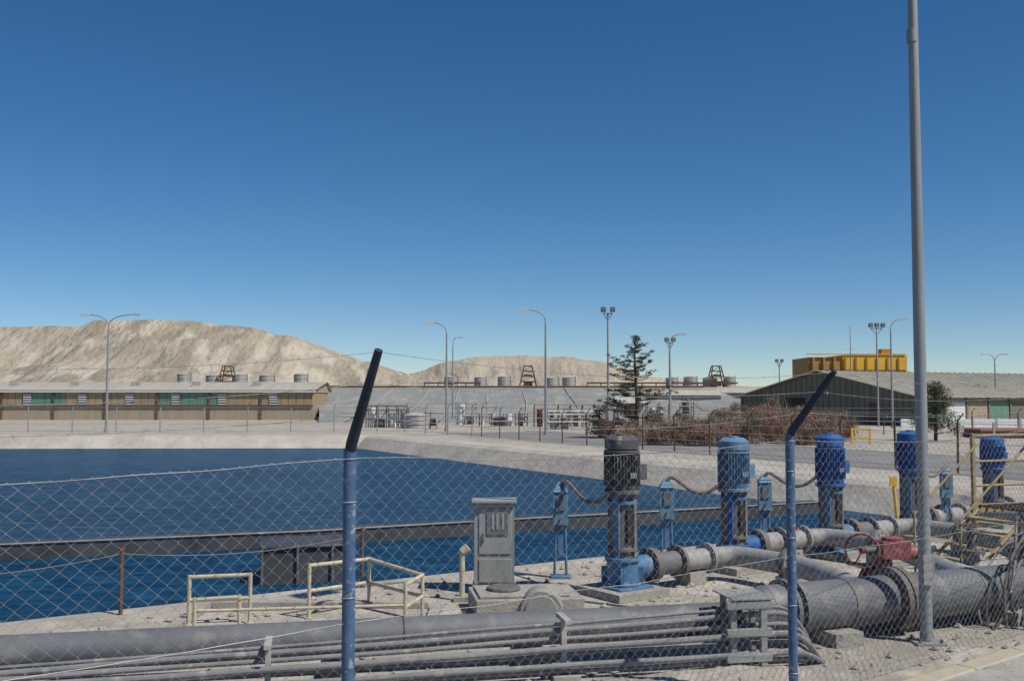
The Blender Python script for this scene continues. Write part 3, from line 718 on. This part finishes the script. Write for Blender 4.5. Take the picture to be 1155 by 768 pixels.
b=B('gate_valve',(4.3,11.9,0))
vc=Vector((4.32,11.75,.33)); b.cyl(vc-un*.18,vc+un*.18,.19,'red',n=24); b.flange(vc-un*.18,un,.24,'red',.05,12); b.flange(vc+un*.18,un,.24,'red',.05,12)
b.cyl(vc,vc+Vector((0,0,.36)),.09,'red',n=16); b.box((4.42,11.75,.76),(.34,.24,.2),'red',rot=.1); b.cyl((4.42,11.75,.70),(4.42,11.75,.9),.12,'red',n=16)
b.cyl((4.58,11.75,.72),(4.72,11.78,.72),.08,'red',n=14); b.cyl((4.22,11.72,.76),(4.05,11.66,.76),.035,'flange',n=10)
wx=Vector((4.03,11.64,.76)); wa=Vector((-.5,-.85,0)).normalized()
b.torus(wx,wa,.19,.014,'red',n=32,k=8); b.cyl(wx-wa*.03,wx+wa*.03,.035,'red',n=12)
sx=wa.cross(Vector((0,0,1))).normalized()
for k in range(4):
    a=k*math.pi/2+.5; b.tube([wx,wx+(sx*math.cos(a)+Vector((0,0,1))*math.sin(a))*.19],.009,'red',n=6)
b.cyl((4.75,11.5,.55),(4.75,11.5,.8),.05,'galv',n=12); b.cyl((4.75,11.5,.8),(4.75,11.5,.84),.07,'galv',n=12)
b.done(bevel=.004)

def station(x,y,h,tx,ty,tz):
    b=B('pump_control_station',(x,y,0))
    for q in(-1,1): b.tube([(x+q*.085,y,0),(x+q*.05,y,h*.95)],.022,'blue1',n=6)
    b.box((x,y-.03,h*.78),(.21,.1,.50),'blue2'); b.box((x,y-.09,h*.82),(.11,.02,.2),'cabdark'); b.cyl((x,y-.09,h*.66),(x,y-.13,h*.66),.018,'red',n=10)
    b.add([(x-.105,y-.1,h*1.0-.07),(x+.105,y-.1,h*1.0-.07),(x+.03,y,h+.07),(x-.03,y,h+.07),(x-.105,y+.05,h-.07),(x+.105,y+.05,h-.07)],[(0,1,2,3),(3,2,5,4),(0,3,4),(1,5,2)],'blue2')
    b.box((x,y,.02),(.28,.2,.04),'blue1'); b.box((x,y,h*.25),(.15,.04,.05),'blue1'); b.box((x,y,h*.42),(.07,.05,h*.34),'blue1')
    T=Vector((tx,ty,tz)); S=Vector((x,y-.02,h+.02))
    b.tube(bez(S,S+Vector((.14,0,.26)),(S+T)/2+Vector((-.05,0,-.5)),T,22),.027,'hose',n=8)
    b.done(bevel=.003)
station(.68,14.2,1.27,1.28,12.9,1.32); station(2.28,14.9,1.27,3.1,14.8,1.3); station(4.1,16.4,1.22,4.9,16.1,1.3); station(8.0,18.6,1.2,7.4,18.2,1.3)
b=B('electrical_cabinet',(-.25,13.2,0)); cx,cy=-.23,13.2
b.box((cx,cy,.64),(.52,.34,1.02),'cabinet'); b.box((cx,cy,.06),(.56,.38,.12),'concrete')
b.box((cx,cy-.02,1.18),(.58,.44,.035),'cabinet')
b.box((cx+.015,cy-.175,.80),(.42,.02,.58),'cabinet'); b.box((cx+.04,cy-.19,.90),(.28,.015,.30),'cabdark')
for q in(-.06,.0,.07): b.box((cx+.04+q,cy-.20,.92),(.03,.01,.2),'cabinet')
b.box((cx+.015,cy-.175,.30),(.42,.02,.30),'cabinet'); b.box((cx-.14,cy-.195,.72),(.02,.03,.12),'flange'); 
b.box((cx-.262,cy,.7),(.02,.2,.6),'cabinet')
b.done(bevel=.006)
b=B('vent_pipe',(-.6,12.8,0)); b.tube([(-.62,12.6,0),(-.62,12.6,.62)],.035,'cream',n=10); b.cyl((-.62,12.6,.6),(-.55,12.6,.66),.055,'cream',n=12); b.box((-.62,12.6,.03),(.2,.2,.06),'concrete'); b.done()
b=B('valve_plinth',(.2,12.0,0)); b.box((.15,12.0,.11),(1.25,.9,.22),'concrete',rot=.15); b.box((.1,12.0,.235),(1.05,.7,.03),'concrete',rot=.15)
b.cyl((.35,11.75,.12),(.33,11.35,.12),.24,'concrete',n=28); b.cyl((.33,11.35,.12),(.33,11.33,.12),.19,'pipel',n=28); b.cyl((-.1,12.0,.25),(-.1,12.0,.29),.2,'flange',n=24)
b.done(bevel=.012)

def rail(pts,hts,mids=(.5,),r=.022,name='guard_railing',m='cream'):
    b=B(name,(pts[0][0],pts[0][1],0))
    for (x,y),h in zip(pts,hts): b.cyl((x,y,0),(x,y,h),r,m,n=10); b.cyl((x,y,0),(x,y,.015),r*2.4,m,n=10)
    for k in range(len(pts)-1):
        for f in (1.0,)+tuple(mids): b.tube([(pts[k][0],pts[k][1],hts[k]*f-(r if f==1 else 0)),(pts[k+1][0],pts[k+1][1],hts[k+1]*f-(r if f==1 else 0))],r,m,n=10)
    return b
rail([(-3.58,11.25),(-2.93,11.35)],[.55,.56]).done()
rail([(-3.36,10.75),(-2.9,10.8)],[.4,.42],mids=()).done()
rail([(-2.32,11.6),(-1.72,12.2),(-1.02,11.55),(-1.15,10.95)],[.62,.60,.52,.52]).done()
rail([(-3.36,10.75),(-1.15,10.95)],[.28,.30],mids=(),r=.018).done()
b=B('sump_kerb',(-2.3,11.2,0))
for (x,y,sx_,sy) in ((-2.4,10.7,2.4,.12),(-2.3,12.2,2.6,.12),(-3.66,11.45,.12,1.4),(-.9,11.45,.12,1.4)): b.box((x,y,.04),(sx_,sy,.08),'concrete')
b.done(bevel=.01)

for cx,cy in((4.06,15.6),(4.45,15.75)):
    b=B('traffic_cone',(cx,cy,0)); b.box((cx,cy,.015),(.3,.3,.03),'orange',rot=.3)
    for z0,z1,m in((.03,.18,'orange'),(.18,.25,'conewhite'),(.25,.34,'orange'),(.34,.39,'conewhite'),(.39,.50,'orange')):
        f=lambda z:.12*(1-z/.55)+.012
        b.cyl((cx,cy,z0),(cx,cy,z1),f(z0),m,r2=f(z1),n=20,cap=(z1==.50))
    b.done()

b=B('floating_baffle',(0,22,-.8)); pts=[(-22,14.5),(-11,20.5),(-4.5,22.8),(0,25),(5.6,27.6),(9.5,29.5)]
P=[]
for i in range(len(pts)-1):
    for k in range(8): t=k/8; P.append((pts[i][0]*(1-t)+pts[i+1][0]*t,pts[i][1]*(1-t)+pts[i+1][1]*t))
for i in range(len(P)-1):
    a,c=P[i],P[i+1]; ra,rc=.04*noise.noise(Vector((i,0,0))),.04*noise.noise(Vector((i+1,0,0)))
    b.add([(a[0],a[1],-1.2),(c[0],c[1],-1.2),(c[0],c[1],-.5+rc),(a[0],a[1],-.5+ra),(a[0]-.2,a[1]+.3,-.45+ra),(c[0]-.2,c[1]+.3,-.45+rc),(a[0]-.2,a[1]+.3,-1.2),(c[0]-.2,c[1]+.3,-1.2)],[(0,1,2,3),(3,2,5,4),(4,5,7,6)],'liner')
b.tube([(p[0],p[1]-.01,-.47+.04*noise.noise(Vector((i,0,0)))) for i,p in enumerate(P)],.025,'conduit',n=6)
b.done(angle=50)
b=B('intake_box',(-4,18.6,-.8)); b.box((-3.85,18.8,-.65),(1.55,1.2,.95),'liner',rot=.25); b.box((-3.85,18.8,-.15),(1.65,1.3,.06),'liner',rot=.25)
for q in(-.6,0,.6): b.cyl((-3.85+q,18.15+q*.25,-1.1),(-3.85+q,18.15+q*.25,-.1),.03,'motorgrey',n=8)
b.done(bevel=.02)
b=B('rope_barrier',(-4.6,11.9,0)); rp=[(-9.5,8.6),(-7.0,10.2),(-4.55,11.8),(-2.0,13.5)]
for x,y in rp: b.cyl((x,y,0),(x,y,.78),.025,'rust',n=8); b.cyl((x,y,.74),(x,y,.78),.035,'rust',n=8)
for i in range(3):
    a=Vector((*rp[i],.7)); c=Vector((*rp[i+1],.7)); b.tube(bez(a,a.lerp(c,.33)-Vector((0,0,.15)),a.lerp(c,.66)-Vector((0,0,.15)),c),.006,'hose',n=5)
b.done()
b=B('marker_post',(6.55,17.0,0)); b.tube([(6.6,17.2,0),(6.5,17.2,1.15)],.03,'yellow',n=8); b.box((6.5,17.18,1.1),(.12,.03,.16),'yellow'); b.done()

b=B('access_platform',(7.5,14,0)); ang=.35; ca,sa=math.cos(ang),math.sin(ang)
def Q(a,c,z): return (7.0+a*ca-c*sa,13.6+a*sa+c*ca,z)
for a in(0,1.3,2.6,3.9):
    for c in(0,1.0): b.box(Q(a,c,1.0),(.05,.05,2.0),'yrail',rot=ang)
for c in(0,1.0):
    for z in(1.97,1.6,1.25): b.tube([Q(0,c,z),Q(3.9,c,z)],.018,'yrail',n=8)
    b.box(Q(1.95,c,.93),(4.0,.06,.12),'yrail',rot=ang)
for k in range(26): b.box(Q(.08+k*.15,.5,.97),(.04,.98,.03),'rust',rot=ang)
for k in range(5): b.box(Q(-.15-k*.2,.5,.82-k*.17),(.2,.8,.03),'yrail',rot=ang)
for c in(.08,.92):
    b.tube([Q(0,c,.93),Q(-1.15,c,.02)],.025,'yrail',n=6); b.tube([Q(0,c,1.85),Q(-1.15,c,.9)],.018,'yrail',n=6); b.tube([Q(-1.15,c,0),Q(-1.15,c,.9)],.018,'yrail',n=6)
b.done(bevel=.002)
b=B('valve_manifold',(6.2,12.9,0))
for i in range(4):
    p=Vector((5.9+i*.75,13.0+i*.25,0)); b.cyl(p,p+Vector((0,0,.55)),.10,'pipel',n=16); b.flange(p+Vector((0,0,.55)),(0,0,1),.17,'flange',.05,8)
    b.cyl(p+Vector((0,0,.57)),p+Vector((0,0,.85)),.05,'motorgrey',n=12); b.torus(p+Vector((0,0,.88)),(0,0,1),.13,.012,'rust',n=20,k=6); b.tube([p+Vector((-.13,0,.88)),p+Vector((.13,0,.88))],.008,'rust',n=5)
b.tube([(5.6,12.9,.3),(9,14.1,.3)],.12,'pipel',n=16)
b.box((6.9,13.0,.35),(.5,.4,.6),'motorgrey',rot=.3)
b.done(bevel=.003)
b=B('loose_cables',(5.5,11.2,0))
for i in range(11):
    a=Vector((5.35+R.uniform(-.2,.4),11.2+R.uniform(-.3,.2),.03)); c=Vector((6.2+R.uniform(-.3,.4),11.8+R.uniform(-.3,.4),R.uniform(.2,1.2)))
    b.tube(bez(a,a+Vector((R.uniform(-.4,.4),0,R.uniform(.3,1.1))),c+Vector((R.uniform(-.5,.2),R.uniform(-.2,.2),R.uniform(-.6,.4))),c,18),R.uniform(.01,.02),R.choice(['hose','conduit','motorgrey']),n=6)
b.done()

# ------------------------------------------------------------ light, sky, camera
el=math.radians(54); az=math.radians(122)
S=Vector((math.cos(el)*math.sin(az),math.cos(el)*math.cos(az),math.sin(el)))
sd=bpy.data.lights.new('sun','SUN'); sd.energy=4.9; sd.angle=math.radians(.5); sd.color=(1,.95,.86)
so=bpy.data.objects.new('sun',sd); so.rotation_euler=(-S).to_track_quat('-Z','Y').to_euler(); bpy.context.collection.objects.link(so)
wd=bpy.data.worlds.new('World'); sc.world=wd; wd.use_nodes=True; nt=wd.node_tree
bg=nt.nodes['Background']; sk=nt.nodes.new('ShaderNodeTexSky'); sk.sky_type='NISHITA'; sk.sun_disc=False
sk.sun_elevation=el; sk.sun_rotation=az; sk.altitude=2500; sk.air_density=1.0; sk.dust_density=0.3; sk.ozone_density=3.0
hs=nt.nodes.new('ShaderNodeHueSaturation'); hs.inputs['Saturation'].default_value=1.27; hs.inputs['Value'].default_value=1.0
nt.links.new(sk.outputs[0],hs.inputs['Color']); nt.links.new(hs.outputs[0],bg.inputs['Color']); bg.inputs['Strength'].default_value=.09
cd=bpy.data.cameras.new('camera'); cd.sensor_width=36; cd.lens=35.2; cd.clip_start=.1; cd.clip_end=12000
co=bpy.data.objects.new('camera',cd); co.location=(0,0,2.5); co.rotation_euler=(math.radians(90+3.34),0,0); bpy.context.collection.objects.link(co); sc.camera=co
